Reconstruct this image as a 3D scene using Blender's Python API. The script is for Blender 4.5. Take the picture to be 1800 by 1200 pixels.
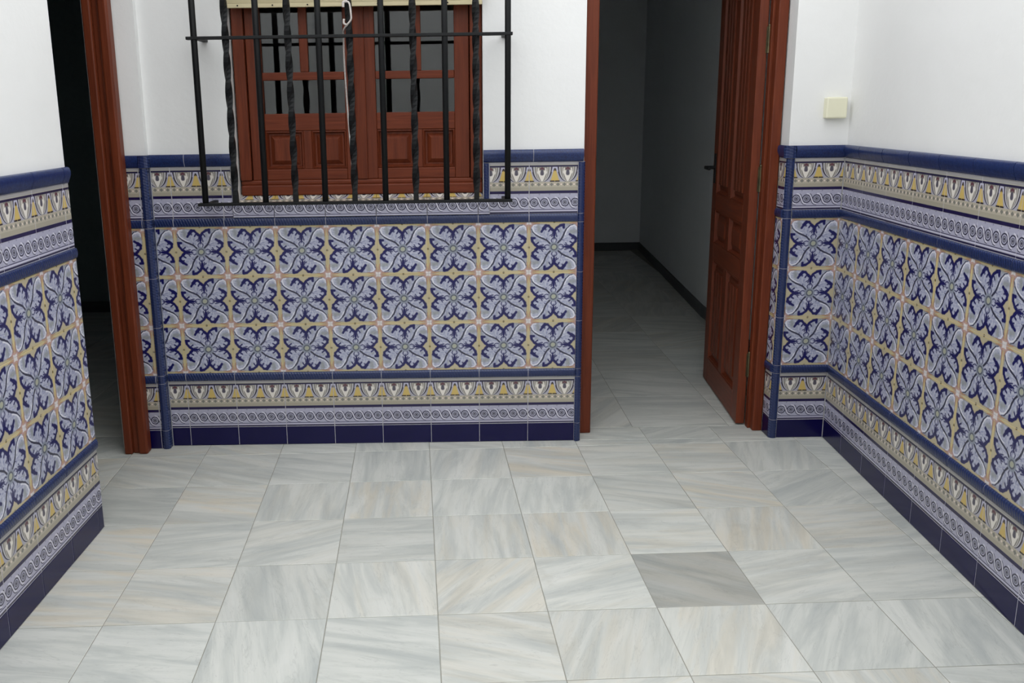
import bpy, bmesh, math, random
from mathutils import Matrix, Vector
random.seed(7)
PI = math.pi
for o in list(bpy.data.objects):
    bpy.data.objects.remove(o)
S = bpy.context.scene
COL = S.collection

# ------------------------------------------------------------------ camera
CF, CPT, CYW, CRL = 1559.34, 0.21924, -0.00341, 0.01481
CAM = Vector((0.2479, -3.4846, 1.3489))
cam = bpy.data.cameras.new('camera')
camo = bpy.data.objects.new('camera', cam)
COL.objects.link(camo)
c_, s_ = math.cos(CYW), math.sin(CYW)
Fw = Vector((s_ * math.cos(CPT), c_ * math.cos(CPT), -math.sin(CPT)))
Rt = Vector((c_, -s_, 0))
Up = Rt.cross(Fw)
R2 = math.cos(CRL) * Rt - math.sin(CRL) * Up
U2 = math.sin(CRL) * Rt + math.cos(CRL) * Up
camo.matrix_world = Matrix(((R2.x, U2.x, -Fw.x, CAM.x), (R2.y, U2.y, -Fw.y, CAM.y), (R2.z, U2.z, -Fw.z, CAM.z), (0, 0, 0, 1)))
cam.sensor_width = 36.0
cam.sensor_fit = 'HORIZONTAL'
cam.lens = CF / 1800 * 36
cam.shift_x = 117.9 / 1800
cam.shift_y = -59.0 / 1800
cam.clip_start = 0.05
S.camera = camo

# ------------------------------------------------------------------ sky (even overcast daylight) and exposure
w = bpy.data.worlds.new('world')
S.world = w
w.use_nodes = True
bg = w.node_tree.nodes['Background']
bg.inputs['Color'].default_value = (0.965, 0.985, 1.0, 1)
bg.inputs['Strength'].default_value = 1.0
S.view_settings.view_transform = 'Standard'
S.view_settings.look = 'None'
S.view_settings.gamma = 1
S.view_settings.use_curve_mapping = False
S.view_settings.exposure = 1.24
S.cycles.use_denoising = True
S.cycles.max_bounces = 8
S.cycles.diffuse_bounces = 5
S.cycles.glossy_bounces = 4
S.cycles.transmission_bounces = 6
S.cycles.caustics_reflective = False
S.cycles.caustics_refractive = False


# ------------------------------------------------------------------ node expressions
def lin(v):
    v /= 255.0
    return v / 12.92 if v <= 0.04045 else ((v + 0.055) / 1.055) ** 2.4


def C(r, g, b):
    return (lin(r), lin(g), lin(b), 1.0)


class X:
    """a scalar in a node tree; arithmetic adds Math nodes"""
    nt = None

    def __init__(self, s):
        self.s = s

    def __add__(a, b): return M('ADD', a, b)
    def __radd__(a, b): return M('ADD', b, a)
    def __sub__(a, b): return M('SUBTRACT', a, b)
    def __rsub__(a, b): return M('SUBTRACT', b, a)
    def __mul__(a, b): return M('MULTIPLY', a, b)
    def __rmul__(a, b): return M('MULTIPLY', b, a)
    def __truediv__(a, b): return M('DIVIDE', a, b)
    def __neg__(a): return M('MULTIPLY', a, -1.0)


def put(node, i, v):
    if isinstance(v, X):
        X.nt.links.new(v.s, node.inputs[i])
    else:
        node.inputs[i].default_value = v


def M(op, a, b=None, c=None, clamp=False):
    n = X.nt.nodes.new('ShaderNodeMath')
    n.operation = op
    n.use_clamp = clamp
    put(n, 0, a)
    if b is not None: put(n, 1, b)
    if c is not None: put(n, 2, c)
    return X(n.outputs[0])


def mn(*a):
    r = a[0]
    for q in a[1:]: r = M('MINIMUM', r, q)
    return r


def mx(*a):
    r = a[0]
    for q in a[1:]: r = M('MAXIMUM', r, q)
    return r


def ab(a): return M('ABSOLUTE', a)
def inside(d, soft): return M('MULTIPLY_ADD', d, -1.0 / soft, 0.5, clamp=True)     # 1 where d < 0


def hyp(a, b): return M('SQRT', a * a + b * b)


def band(v, lo, hi, soft):
    return inside(ab(v - (lo + hi) / 2) - (hi - lo) / 2, soft)


def mixc(f, a, b):
    n = X.nt.nodes.new('ShaderNodeMix')
    n.data_type = 'RGBA'
    if isinstance(f, X): X.nt.links.new(f.s, n.inputs[0])
    else: n.inputs[0].default_value = f
    for i, v in ((6, a), (7, b)):
        if isinstance(v, tuple): n.inputs[i].default_value = v
        else: X.nt.links.new(v, n.inputs[i])
    return n.outputs[2]


def vec(x, y, z=0.0):
    n = X.nt.nodes.new('ShaderNodeCombineXYZ')
    put(n, 0, x); put(n, 1, y); put(n, 2, z)
    return n.outputs[0]


def capsules(p, segs):
    """least distance from the point p to a set of fat segments"""
    nt = X.nt
    r = None
    for ax, ay, bx, by, rad in segs:
        s = nt.nodes.new('ShaderNodeVectorMath'); s.operation = 'SUBTRACT'
        nt.links.new(p, s.inputs[0]); s.inputs[1].default_value = (ax, ay, 0)
        dx, dy = bx - ax, by - ay
        d = nt.nodes.new('ShaderNodeVectorMath'); d.operation = 'DOT_PRODUCT'
        L2 = dx * dx + dy * dy
        nt.links.new(s.outputs[0], d.inputs[0]); d.inputs[1].default_value = (dx / L2, dy / L2, 0)
        h = M('MULTIPLY', X(d.outputs['Value']), 1.0, clamp=True)
        m = nt.nodes.new('ShaderNodeVectorMath'); m.operation = 'SCALE'
        m.inputs[0].default_value = (dx, dy, 0); nt.links.new(h.s, m.inputs['Scale'])
        q = nt.nodes.new('ShaderNodeVectorMath'); q.operation = 'DISTANCE'
        nt.links.new(s.outputs[0], q.inputs[0]); nt.links.new(m.outputs[0], q.inputs[1])
        v = X(q.outputs['Value']) - rad
        r = v if r is None else mn(r, v)
    return r


def chain(pts, rads):
    return [(pts[i][0], pts[i][1], pts[i + 1][0], pts[i + 1][1], rads[i] if isinstance(rads, (list, tuple)) else rads) for i in range(len(pts) - 1)]


def newmat(name, rough=0.5, spec=0.5):
    m = bpy.data.materials.new(name)
    m.use_nodes = True
    X.nt = m.node_tree
    b = X.nt.nodes['Principled BSDF']
    b.inputs['Roughness'].default_value = rough
    b.inputs['Specular IOR Level'].default_value = spec
    return m, b


def node(t, **k):
    n = X.nt.nodes.new(t)
    for a, v in k.items(): setattr(n, a, v)
    return n


def noise(scale, detail=4.0, rough=0.5, coord=None, dist=0.0):
    n = node('ShaderNodeTexNoise')
    n.inputs['Scale'].default_value = scale
    n.inputs['Detail'].default_value = detail
    n.inputs['Roughness'].default_value = rough
    n.inputs['Distortion'].default_value = dist
    if coord is not None: X.nt.links.new(coord, n.inputs['Vector'])
    return X(n.outputs[0])


def objco():
    return node('ShaderNodeTexCoord').outputs['Object']


def bump(b, h, strength, dist=0.001, normal=None):
    n = node('ShaderNodeBump')
    n.inputs['Strength'].default_value = strength
    n.inputs['Distance'].default_value = dist
    X.nt.links.new(h.s, n.inputs['Height'])
    X.nt.links.new(n.outputs[0], b.inputs['Normal'])


def setc(b, c, inp='Base Color'):
    if isinstance(c, tuple): b.inputs[inp].default_value = c
    elif isinstance(c, X): X.nt.links.new(c.s, b.inputs[inp])
    else: X.nt.links.new(c, b.inputs[inp])


def uvxy():
    u = node('ShaderNodeUVMap'); u.uv_map = 'UVMap'
    s = node('ShaderNodeSeparateXYZ')
    X.nt.links.new(u.outputs[0], s.inputs[0])
    return X(s.outputs[0]), X(s.outputs[1]), u.outputs[0]


def objrand():
    return X(node('ShaderNodeObjectInfo').outputs['Random'])


# ------------------------------------------------------------------ materials
NAVY = C(24, 24, 84)
LAV = C(176, 180, 203)


def mat_flower():
    m, b = newmat('glazed_flower_tile', 0.22, 0.5)
    u, v, uvv = uvxy()
    # slight hand-painted wobble
    wob = noise(9.0, 2.0, 0.5, uvv)
    x = u * 2.0 - 1.0 + (wob - 0.5) * 0.05
    y = v * 2.0 - 1.0 + (noise(8.0, 2.0, 0.5, uvv) - 0.5) * 0.03
    ax, ay = ab(x), ab(y)
    q = M('GREATER_THAN', x * y, 0.0)
    a = ay + (ax - ay) * q
    bb = ax + (ay - ax) * q
    p = vec(a, bb)
    e = 1.0 - mx(a, bb)
    t = mn(a, bb)
    cheb = mx(1.0 - a, 1.0 - bb)
    # leaf ground with pale blue mottling
    g = noise(22.0, 3.0, 0.6, uvv)
    col = mixc(M('MULTIPLY_ADD', g, 2.2, -0.6, clamp=True), C(138, 142, 172), C(200, 201, 214))
    # grey green shade patches in the corner of every quarter
    d = capsules(p, [(0.66, 0.60, 0.80, 0.62, 0.08), (0.46, 0.84, 0.60, 0.92, 0.03), (0.25, 0.62, 0.25, 0.7, 0.03)])
    col = mixc(inside(d, 0.10) * 0.8, col, C(142, 146, 144))
    # fine veins of the leaves
    d = capsules(p, [(0.22, 0.28, 0.24, 0.60, 0.006), (0.30, 0.50, 0.33, 0.78, 0.006), (0.30, 0.22, 0.58, 0.30, 0.006), (0.42, 0.34, 0.66, 0.40, 0.006), (0.5, 0.26, 0.7, 0.2, 0.006)])
    col = mixc(inside(d, 0.025) * 0.7, col, C(110, 118, 160))
    # border
    k = M('MULTIPLY_ADD', t, -1.0 / 0.44, 1.0, clamp=True)
    bw = k * k * 0.27 + 0.085
    bm = inside(e - bw, 0.04)
    yel = mixc(inside(e - 0.035, 0.03), C(184, 174, 148), C(202, 183, 128))
    yel = mixc(noise(14.0, 2.0, 0.5, uvv) * 0.4, yel, C(186, 172, 132))
    org = M('MULTIPLY_ADD', t, 6.0, -3.9, clamp=True)
    bcol = mixc(org * 0.7, yel, C(172, 134, 112))
    col = mixc(bm, col, bcol)
    # outer thin shade line of the border
    col = mixc(inside(ab(e - bw) - 0.012, 0.02) * 0.55, col, C(112, 108, 104))
    # orange curls near the corner
    d = capsules(p, chain([(0.60, 0.93), (0.74, 0.95), (0.9, 0.86)], 0.014) + chain([(0.93, 0.58), (0.95, 0.72), (0.88, 0.84)], 0.014))
    col = mixc(inside(d, 0.02) * 0.8, col, C(168, 112, 90))
    # white curl and dark S line
    d = capsules(p, chain([(0.42, 0.48), (0.50, 0.66), (0.62, 0.80), (0.78, 0.85), (0.87, 0.80), (0.88, 0.70)], [0.016, 0.020, 0.022, 0.020, 0.016]))
    col = mixc(inside(d, 0.02), col, C(222, 222, 230))
    d = capsules(p, chain([(0.15, 0.16), (0.26, 0.28), (0.34, 0.42), (0.40, 0.58), (0.48, 0.72), (0.62, 0.86), (0.74, 0.90)], [0.034, 0.034, 0.032, 0.028, 0.02, 0.014]))
    col = mixc(inside(d, 0.02), col, C(52, 52, 70))
    # navy outlines of the lobes
    segs = chain([(0, 0.60), (0.10, 0.76), (0.24, 0.86), (0.37, 0.88), (0.37, 0.78)], [0.055, 0.05, 0.06, 0.055])
    segs += chain([(0.62, 0.0), (0.73, 0.11), (0.85, 0.22), (0.85, 0.33), (0.74, 0.42), (0.62, 0.50)], [0.06, 0.045, 0.055, 0.07, 0.05])
    segs += [(0.34, 0, 0.48, 0, 0.035), (0.46, 0, 0.66, 0, 0.062), (0, 0.36, 0, 0.50, 0.03), (0, 0.48, 0, 0.64, 0.058), (0.58, 0.06, 0.42, 0.10, 0.022), (0.06, 0.58, 0.10, 0.42, 0.022),
             (0.12, 0.72, 0.19, 0.62, 0.028), (0.74, 0.14, 0.63, 0.21, 0.03), (0.80, 0.36, 0.69, 0.33, 0.026), (0.5, 0.10, 0.46, 0.17, 0.02), (0.30, 0.30, 0.36, 0.28, 0.014)]
    segs += chain([(0.18, 0.07), (0.28, 0.11), (0.38, 0.04)], 0.018) + chain([(0.07, 0.18), (0.10, 0.28), (0.04, 0.38)], 0.018)
    d = capsules(p, segs)
    col = mixc(inside(d, 0.03), col, NAVY)
    # rosette
    r = hyp(x, y)
    col = mixc(inside(r - 0.20, 0.04), col, C(134, 140, 154))
    col = mixc(inside(ab(r - 0.115) - 0.02, 0.02), col, C(84, 88, 98))
    col = mixc(inside(r - 0.085, 0.02), col, C(166, 168, 150))
    # corners and the dots in the middle of the edges
    col = mixc(inside(cheb - 0.15, 0.03) * 0.8, col, C(186, 150, 142))
    col = mixc(inside(cheb - 0.10 + ab(a - bb) * 0.2, 0.02), col, C(214, 208, 208))
    d = mn(hyp(1.0 - a, bb), hyp(a, 1.0 - bb))
    col = mixc(inside(d - 0.04, 0.03), col, C(98, 84, 46))
    # each fired tile a touch different
    rr = objrand()
    hs = node('ShaderNodeHueSaturation')
    X.nt.links.new(col, hs.inputs['Color'])
    X.nt.links.new((rr * 0.10 + 0.93).s, hs.inputs['Value'])
    hs.inputs['Saturation'].default_value = 1.0
    setc(b, hs.outputs[0])
    bump(b, noise(5.0, 2.0, 0.5, uvv), 0.12, 0.004)
    return m


def mat_border():
    m, b = newmat('glazed_border_tile', 0.22, 0.5)
    u, v, uvv = uvxy()
    y = 1.0 - v                       # from the top downwards
    col = C(176, 172, 160)
    # ---- heart frieze, two hearts per tile
    s = M('PINGPONG', u * 1.0, 0.25)            # 0 under a bell, .25 at a heart's middle
    hz = (y - 0.10) / 0.285                      # 0 at the top of the frieze, 1 at its foot
    q = 0.25 - s                                 # distance from the heart's middle
    # width of the heart cup at this height
    one = M('MULTIPLY', hz, 1.0, clamp=True)
    cup = M('SQRT', mx(1.0 - one * one, 0.0)) * 0.19
    p = vec(q * 4.0, hz)
    fr = C(150, 146, 138)
    c2 = mixc(noise(30.0, 2.0, 0.5, uvv), C(112, 108, 102), C(150, 146, 138))
    c2 = mixc(inside(ab(q - cup * 0.82) - 0.007, 0.008), c2, C(206, 204, 212))
    c2 = mixc(inside(ab(q - cup * 0.58) - 0.006, 0.008), c2, C(196, 190, 186))
    c2 = mixc(inside(cup - q, 0.01), c2, C(166, 164, 174))
    c2 = mixc(inside(ab(q - cup) - 0.012, 0.01), c2, C(44, 38, 62))
    # bell
    bell = M('MULTIPLY_ADD', one, 0.085, 0.004)
    bz = inside(s - bell, 0.01) * inside(0.13 - hz, 0.06)
    c2 = mixc(bz, c2, mixc(noise(18.0, 2.0, 0.5, uvv), C(204, 168, 92), C(192, 176, 112)))
    d = capsules(vec(s * 4.0, hz), [(0.06, 0.96, 0.34, 0.96, 0.05), (0.0, 0.10, 0.06, 0.22, 0.045)])
    c2 = mixc(inside(d, 0.05), c2, C(40, 30, 40))
    # heart
    hw = M('MULTIPLY_ADD', ab(hz - 0.36), -0.30, 0.25)
    d = capsules(p, [(0.0, 0.36, 0.26, 0.34, 0.12), (0.30, 0.26, 0.28, 0.10, 0.05), (0.24, 0.38, 0.03, 0.82, 0.09), (0.0, 0.5, 0.0, 0.88, 0.09), (0.12, 0.4, 0.04, 0.7, 0.1)])
    c2 = mixc(inside(d, 0.05), c2, C(222, 216, 208))
    d = capsules(p, [(0.0, 0.30, 0.02, 0.44, 0.125)])
    c2 = mixc(inside(d, 0.05), c2, C(84, 80, 92))
    d = capsules(p, [(0.0, 0.06, 0.10, 0.12, 0.07)])
    c2 = mixc(inside(d, 0.06), c2, C(96, 60, 70))
    # arch above the bell
    d = capsules(vec(s * 4.0, hz), [(0.0, 0.02, 0.16, 0.05, 0.035), (0.16, 0.05, 0.22, 0.30, 0.035)])
    c2 = mixc(inside(d, 0.05), c2, C(186, 184, 206))
    col = mixc(band(y, 0.095, 0.385, 0.008), col, c2)
    col = mixc(band(y, 0.062, 0.096, 0.008), col, C(38, 34, 66))
    col = mixc(band(y, -0.1, 0.05, 0.008), col, C(158, 156, 156))
    # dentils: pale beads and grey diamonds, eight per tile
    z = M('PINGPONG', u, 0.0625)
    dd = hyp(z, (y - 0.435) * 1.0)
    c3 = mixc(inside(ab(0.0625 - z) + ab(y - 0.435) - 0.036, 0.01), C(176, 168, 152), C(122, 120, 114))
    c3 = mixc(inside(dd - 0.016, 0.008), c3, C(222, 206, 196))
    col = mixc(band(y, 0.385, 0.485, 0.008), col, c3)
    col = mixc(band(y, 0.485, 0.552, 0.008), col, C(162, 156, 140))
    # ---- guilloche, five loops per tile
    f = M('FRACT', u * 5.0) - 0.5
    gy = (0.785 - y) * 5.0                        # in loop widths, up
    r = hyp(f, gy)
    c4 = mixc(noise(40.0, 2.0, 0.5, uvv), C(156, 156, 176), C(178, 176, 196))
    # a pale dark-edged band runs over the top of every loop and under the next one
    f2 = M('FRACT', u * 5.0 + 0.5) - 0.5          # 0 midway between loops
    pg = vec(f2 + 0.5, gy)
    wave = [(-0.10, 0.46), (0.06, 0.49), (0.24, 0.44), (0.38, 0.29), (0.50, 0.0), (0.62, -0.29), (0.76, -0.44), (0.94, -0.49), (1.10, -0.46)]
    d = capsules(pg, chain(wave, 0.0))
    c4 = mixc(inside(r - 0.42, 0.05), c4, C(36, 33, 58))
    c4 = mixc(inside(d - 0.135, 0.05) * band(gy, -0.62, 0.50, 0.05), c4, C(36, 33, 58))
    c4 = mixc(inside(r - 0.32, 0.05), c4, C(170, 169, 188))
    c4 = mixc(inside(d - 0.07, 0.04), c4, C(204, 202, 216))
    c4 = mixc(inside(r - 0.235, 0.06), c4, C(84, 83, 104))
    c4 = mixc(inside(ab(r - 0.13) - 0.025, 0.05), c4, C(156, 156, 164))
    c4 = mixc(inside(r - 0.07, 0.05), c4, C(52, 50, 70))
    # little ticks between loops above
    c4 = mixc(inside(hyp(f2, gy - 0.80) - 0.06, 0.06) * 0.6, c4, C(90, 88, 120))
    c4 = mixc(inside(ab(gy + 0.70) - 0.035, 0.04), c4, C(60, 56, 84))
    c4 = mixc(inside(ab(gy + 0.80) - 0.04, 0.04), c4, C(196, 194, 212))
    col = mixc(band(y, 0.612, 0.962, 0.008), col, c4)
    col = mixc(band(y, 0.554, 0.610, 0.008), col, C(28, 20, 66))
    col = mixc(band(y, 0.964, 1.1, 0.008), col, C(28, 24, 66))
    rr = objrand()
    hs = node('ShaderNodeHueSaturation')
    X.nt.links.new(col, hs.inputs['Color'])
    X.nt.links.new((rr * 0.08 + 0.94).s, hs.inputs['Value'])
    setc(b, hs.outputs[0])
    # the frieze is pressed in low relief
    rel = band(y, -0.1, 0.05, 0.02)
    bump(b, rel, 0.25, 0.001)
    return m


def mat_rope():
    m, b = newmat('twisted_blue_glaze', 0.25, 0.5)
    u, v, uvv = uvxy()                            # u along in metres, v across 0..1
    w_ = M('SINE', (u * 88.0 + v * 1.2) * 2 * PI)
    sp = noise(260.0, 2.0, 0.6, objco())
    col = mixc(sp, C(17, 25, 60), C(36, 52, 98))
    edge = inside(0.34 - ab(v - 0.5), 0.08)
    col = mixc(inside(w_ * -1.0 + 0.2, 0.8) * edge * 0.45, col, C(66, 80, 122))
    setc(b, col)
    bump(b, w_ * 0.5, 0.35, 0.0012)
    return m


def mat_cap():
    m, b = newmat('speckled_blue_glaze', 0.3, 0.5)
    sp = noise(180.0, 3.0, 0.7, objco())
    col = mixc(M('MULTIPLY_ADD', sp, 3.0, -1.0, clamp=True), C(16, 24, 64), C(34, 54, 104))
    setc(b, col)
    bump(b, noise(60.0, 2.0, 0.5, objco()), 0.3, 0.002)
    return m


def mat_simple(name, c, rough=0.5, spec=0.5, c2=None, ns=30.0, bs=0.0, bd=0.001, metal=0.0):
    m, b = newmat(name, rough, spec)
    b.inputs['Metallic'].default_value = metal
    oc = objco()
    n = noise(ns, 4.0, 0.55, oc)
    setc(b, mixc(M('MULTIPLY_ADD', n, 2.0, -0.5, clamp=True), c, c2 or tuple(list(x * 0.86 for x in c[:3]) + [1.0])))
    if bs: bump(b, n, bs, bd)
    return m


def mat_plaster(name, c, c2):
    m, b = newmat(name, 0.85, 0.25)
    oc = objco()
    n = noise(2.3, 4.0, 0.6, oc)
    setc(b, mixc(n, c, c2))
    h = noise(7.0, 3.0, 0.5, oc) * 3.0 + noise(60.0, 3.0, 0.6, oc) * 0.5
    bump(b, h, 0.35, 0.003)
    return m


def mat_marble():
    """colour carried by each slab's own object colour: red = lightness, green = warmth, blue = vein direction"""
    m, b = newmat('polished_marble', 0.34, 0.45)
    oi = node('ShaderNodeObjectInfo')
    sep = node('ShaderNodeSeparateColor')
    X.nt.links.new(oi.outputs['Color'], sep.inputs[0])
    tone, warm, ang = X(sep.outputs[0]), X(sep.outputs[1]), X(sep.outputs[2])
    rnd = X(oi.outputs['Random'])
    oc = objco()
    rot = node('ShaderNodeVectorRotate'); rot.rotation_type = 'Z_AXIS'
    X.nt.links.new(oc, rot.inputs['Vector'])
    X.nt.links.new((ang * PI).s, rot.inputs['Angle'])
    add = node('ShaderNodeVectorMath'); add.operation = 'ADD'
    X.nt.links.new(rot.outputs[0], add.inputs[0])
    X.nt.links.new(vec(rnd * 37.0, rnd * 53.0, rnd * 11.0), add.inputs[1])
    mp = node('ShaderNodeMapping')
    mp.inputs['Scale'].default_value = (1.3, 9.0, 1.0)
    X.nt.links.new(add.outputs[0], mp.inputs['Vector'])
    n1 = noise(1.6, 6.0, 0.62, mp.outputs[0], 0.6)
    mp2 = node('ShaderNodeMapping')
    mp2.inputs['Scale'].default_value = (2.0, 26.0, 1.0)
    X.nt.links.new(add.outputs[0], mp2.inputs['Vector'])
    n2 = noise(1.6, 4.0, 0.6, mp2.outputs[0], 0.4)
    n3 = noise(3.0, 4.0, 0.55, add.outputs[0], 0.3)
    n4 = noise(38.0, 3.0, 0.6, add.outputs[0])
    vein = M('MULTIPLY_ADD', n1, 4.2, -1.95, clamp=True)
    fine = M('MULTIPLY_ADD', n2, 3.6, -1.6, clamp=True)
    base = mixc(n3, C(210, 211, 204), C(193, 196, 191))
    col = mixc(vein * 0.6, base, C(156, 162, 162))
    col = mixc(fine * 0.26, col, C(160, 166, 165))
    wv = M('MULTIPLY_ADD', n1, -5.0, 2.55, clamp=True)
    col = mixc(wv * 0.5, col, C(222, 222, 217))
    wm = M('MULTIPLY_ADD', noise(2.2, 4.0, 0.5, mp.outputs[0], 0.8), 5.0, -2.2, clamp=True)
    col = mixc(wm * warm * 0.8, col, C(214, 194, 158))
    col = mixc(warm * 0.22, col, C(208, 198, 184))
    # thin dark hairlines
    hl = inside(ab(noise(2.1, 5.0, 0.6, mp.outputs[0], 1.2) - 0.5) - 0.004, 0.012)
    col = mixc(hl * 0.22, col, C(120, 122, 120))
    # foot dirt
    dirt = M('MULTIPLY_ADD', noise(4.0, 6.0, 0.7, add.outputs[0]), 6.0, -3.7, clamp=True)
    col = mixc(dirt * n4 * 0.5, col, C(134, 126, 104))
    mul = node('ShaderNodeMix'); mul.data_type = 'RGBA'; mul.blend_type = 'MULTIPLY'
    mul.inputs[0].default_value = 1.0
    X.nt.links.new(col, mul.inputs[6])
    tn = M('POWER', tone, 1.0)
    cc = node('ShaderNodeCombineColor')
    for i in range(3): X.nt.links.new(tn.s, cc.inputs[i])
    X.nt.links.new(cc.outputs[0], mul.inputs[7])
    setc(b, mul.outputs[2])
    X.nt.links.new((n3 * 0.2 + 0.27).s, b.inputs['Roughness'])
    return m


def mat_wood(name, c1, c2, rough=0.32, scale=(3.0, 60.0, 60.0)):
    m, b = newmat(name, rough, 0.22)
    oc = objco()
    mp = node('ShaderNodeMapping')
    mp.inputs['Scale'].default_value = scale
    X.nt.links.new(oc, mp.inputs['Vector'])
    n = noise(1.4, 6.0, 0.65, mp.outputs[0], 0.5)
    col = mixc(M('MULTIPLY_ADD', n, 2.4, -0.7, clamp=True), c1, c2)
    col = mixc(M('MULTIPLY_ADD', noise(2.0, 3.0, 0.5, oc), 2.0, -0.8, clamp=True) * 0.5, col, tuple([x * 0.7 for x in c1[:3]] + [1]))
    setc(b, col)
    bump(b, n, 0.08, 0.001)
    return m


FLOWER, BORDER, ROPE, CAP = mat_flower(), mat_border(), mat_rope(), mat_cap()
SKIRT = mat_simple('navy_glaze', C(12, 9, 58), 0.22, 0.3, C(16, 12, 66), 6.0)
GROUT = mat_simple('pale_grout', C(186, 184, 190), 0.9, 0.2, C(160, 158, 164), 60.0)
FGROUT = mat_simple('floor_grout', C(158, 157, 148), 0.9, 0.2, C(136, 134, 124), 14.0)
PLASTER = mat_plaster('white_limewash', C(232, 232, 231), C(224, 224, 223))
INNER = mat_plaster('inner_room_paint', C(226, 230, 232), C(218, 222, 224))
MARBLE = mat_marble()
WOODV = mat_wood('varnished_mahogany_upright', C(116, 55, 32), C(84, 36, 21), 0.42, (60.0, 60.0, 3.0))
WOODH = mat_wood('varnished_mahogany_level', C(120, 57, 33), C(88, 38, 22), 0.42, (3.0, 60.0, 60.0))
IRON = mat_simple('black_painted_iron', C(12, 13, 15), 0.55, 0.25, C(16, 18, 20), 12.0, 0.0)
BRASS = mat_simple('tarnished_hinge_metal', C(104, 96, 70), 0.4, 0.5, C(70, 66, 50), 40.0, metal=0.7)
CREAM = mat_simple('cream_slat_plastic', C(204, 192, 156), 0.5, 0.4, C(196, 184, 148), 8.0)
BOX = mat_simple('cream_box_plastic', C(226, 224, 200), 0.4, 0.5, C(222, 219, 194), 8.0)
CORD = mat_simple('white_cord', C(206, 200, 196), 0.8, 0.2, C(170, 160, 156), 200.0)
DARK = mat_simple('dark_skirting', C(70, 74, 78), 0.4, 0.5)
TEAL = mat_simple('hall_wall_painted_gloom', C(128, 142, 144), 0.6, 0.3)  # wall colour darkened to put the gloom of the unlit hall into it


def mat_glass():
    m, b = newmat('window_glass', 0.02, 0.5)
    b.inputs['Transmission Weight'].default_value = 1.0
    b.inputs['IOR'].default_value = 1.5
    n = noise(3.0, 2.0, 0.5, objco())
    setc(b, mixc(n, (0.93, 0.96, 0.96, 1), (0.90, 0.95, 0.95, 1)))
    return m


GLASS = mat_glass()


# ------------------------------------------------------------------ mesh helpers
def obj(name, bm, mat, parent=None, mw=None):
    me = bpy.data.meshes.new(name)
    bm.normal_update()
    bm.to_mesh(me)
    bm.free()
    me.materials.append(mat)
    return objm(name, me, parent, mw)


def objm(name, me, parent=None, mw=None):
    o = bpy.data.objects.new(name, me)
    COL.objects.link(o)
    if parent: o.parent = parent
    if mw is not None:
        o.matrix_local = mw
    return o


def empty(name, loc=(0, 0, 0)):
    o = bpy.data.objects.new(name, None)
    COL.objects.link(o)
    o.location = loc
    o.empty_display_size = 0.1
    return o


def tag(o, label, cat, group=None):
    o['label'] = label
    o['category'] = cat
    if group: o['group'] = group
    return o


def structure(o):
    o['kind'] = 'structure'
    return o


def box(bm, x0, x1, y0, y1, z0, z1, bev=0.0):
    r = bmesh.ops.create_cube(bm, size=1.0, matrix=Matrix.Translation(((x0 + x1) / 2, (y0 + y1) / 2, (z0 + z1) / 2)) @ Matrix.Diagonal((abs(x1 - x0), abs(y1 - y0), abs(z1 - z0), 1)))
    if bev:
        es = list({e for v in r['verts'] for e in v.link_edges})
        bmesh.ops.bevel(bm, geom=es, offset=bev, segments=2, affect='EDGES', profile=0.5)


def bxo(name, x0, x1, y0, y1, z0, z1, mat, parent=None, bev=0.0):
    bm = bmesh.new()
    box(bm, x0, x1, y0, y1, z0, z1, bev)
    return obj(name, bm, mat, parent)


def prism(bm, pts, axis, a0, a1):
    """extrude a 2-D outline; axis 'x': pts are (y,z); 'y': (x,z); 'z': (x,y)"""
    def P(p, a):
        return {'x': (a, p[0], p[1]), 'y': (p[0], a, p[1]), 'z': (p[0], p[1], a)}[axis]
    A = [bm.verts.new(P(p, a0)) for p in pts]
    B = [bm.verts.new(P(p, a1)) for p in pts]
    n = len(pts)
    fs = [bm.faces.new((A[i], A[(i + 1) % n], B[(i + 1) % n], B[i])) for i in range(n)]
    fs.append(bm.faces.new(A)); fs.append(bm.faces.new(B[::-1]))
    bmesh.ops.recalc_face_normals(bm, faces=fs)
    return fs


# ------------------------------------------------------------------ dado layout
T = 0.2
ZN, RP, CP = 0.0795, 0.0338, 0.0496
Z_B1 = ZN + T
Z_F0 = Z_B1 + RP
Z_F3 = Z_F0 + 3 * T
Z_R2 = Z_F3 + RP
Z_B2 = Z_R2 + T
Z_CT = Z_B2 + CP
TH = 0.008
cache = {}


def tile_mesh(kind, mat, w_, h_, u0, v0, gap, bev=0.0012, rise=0.0):
    key = (kind, round(w_, 4), round(h_, 4), round(u0, 4), round(v0, 4))
    if key in cache: return cache[key]
    bm = bmesh.new()
    g = gap / 2
    def ring(x0, x1, z0, z1, y): return [bm.verts.new((x0, y, z0)), bm.verts.new((x1, y, z0)), bm.verts.new((x1, y, z1)), bm.verts.new((x0, y, z1))]
    A = ring(g, w_ - g, g, h_ - g, TH)
    B = ring(g, w_ - g, g, h_ - g, bev - rise)
    D = ring(g + bev, w_ - g - bev, g + bev, h_ - g - bev, -rise)
    for i in range(4):
        j = (i + 1) % 4
        bm.faces.new((A[i], A[j], B[j], B[i]))
        bm.faces.new((B[i], B[j], D[j], D[i]))
    bm.faces.new(D)
    uvl = bm.loops.layers.uv.new('UVMap')
    for f in bm.faces:
        for l in f.loops:
            l[uvl].uv = (u0 + l.vert.co.x / T, v0 + l.vert.co.z / T)
    me = bpy.data.meshes.new(kind)
    bm.normal_update()
    bm.to_mesh(me); bm.free()
    me.materials.append(mat)
    cache[key] = me
    return me


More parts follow.
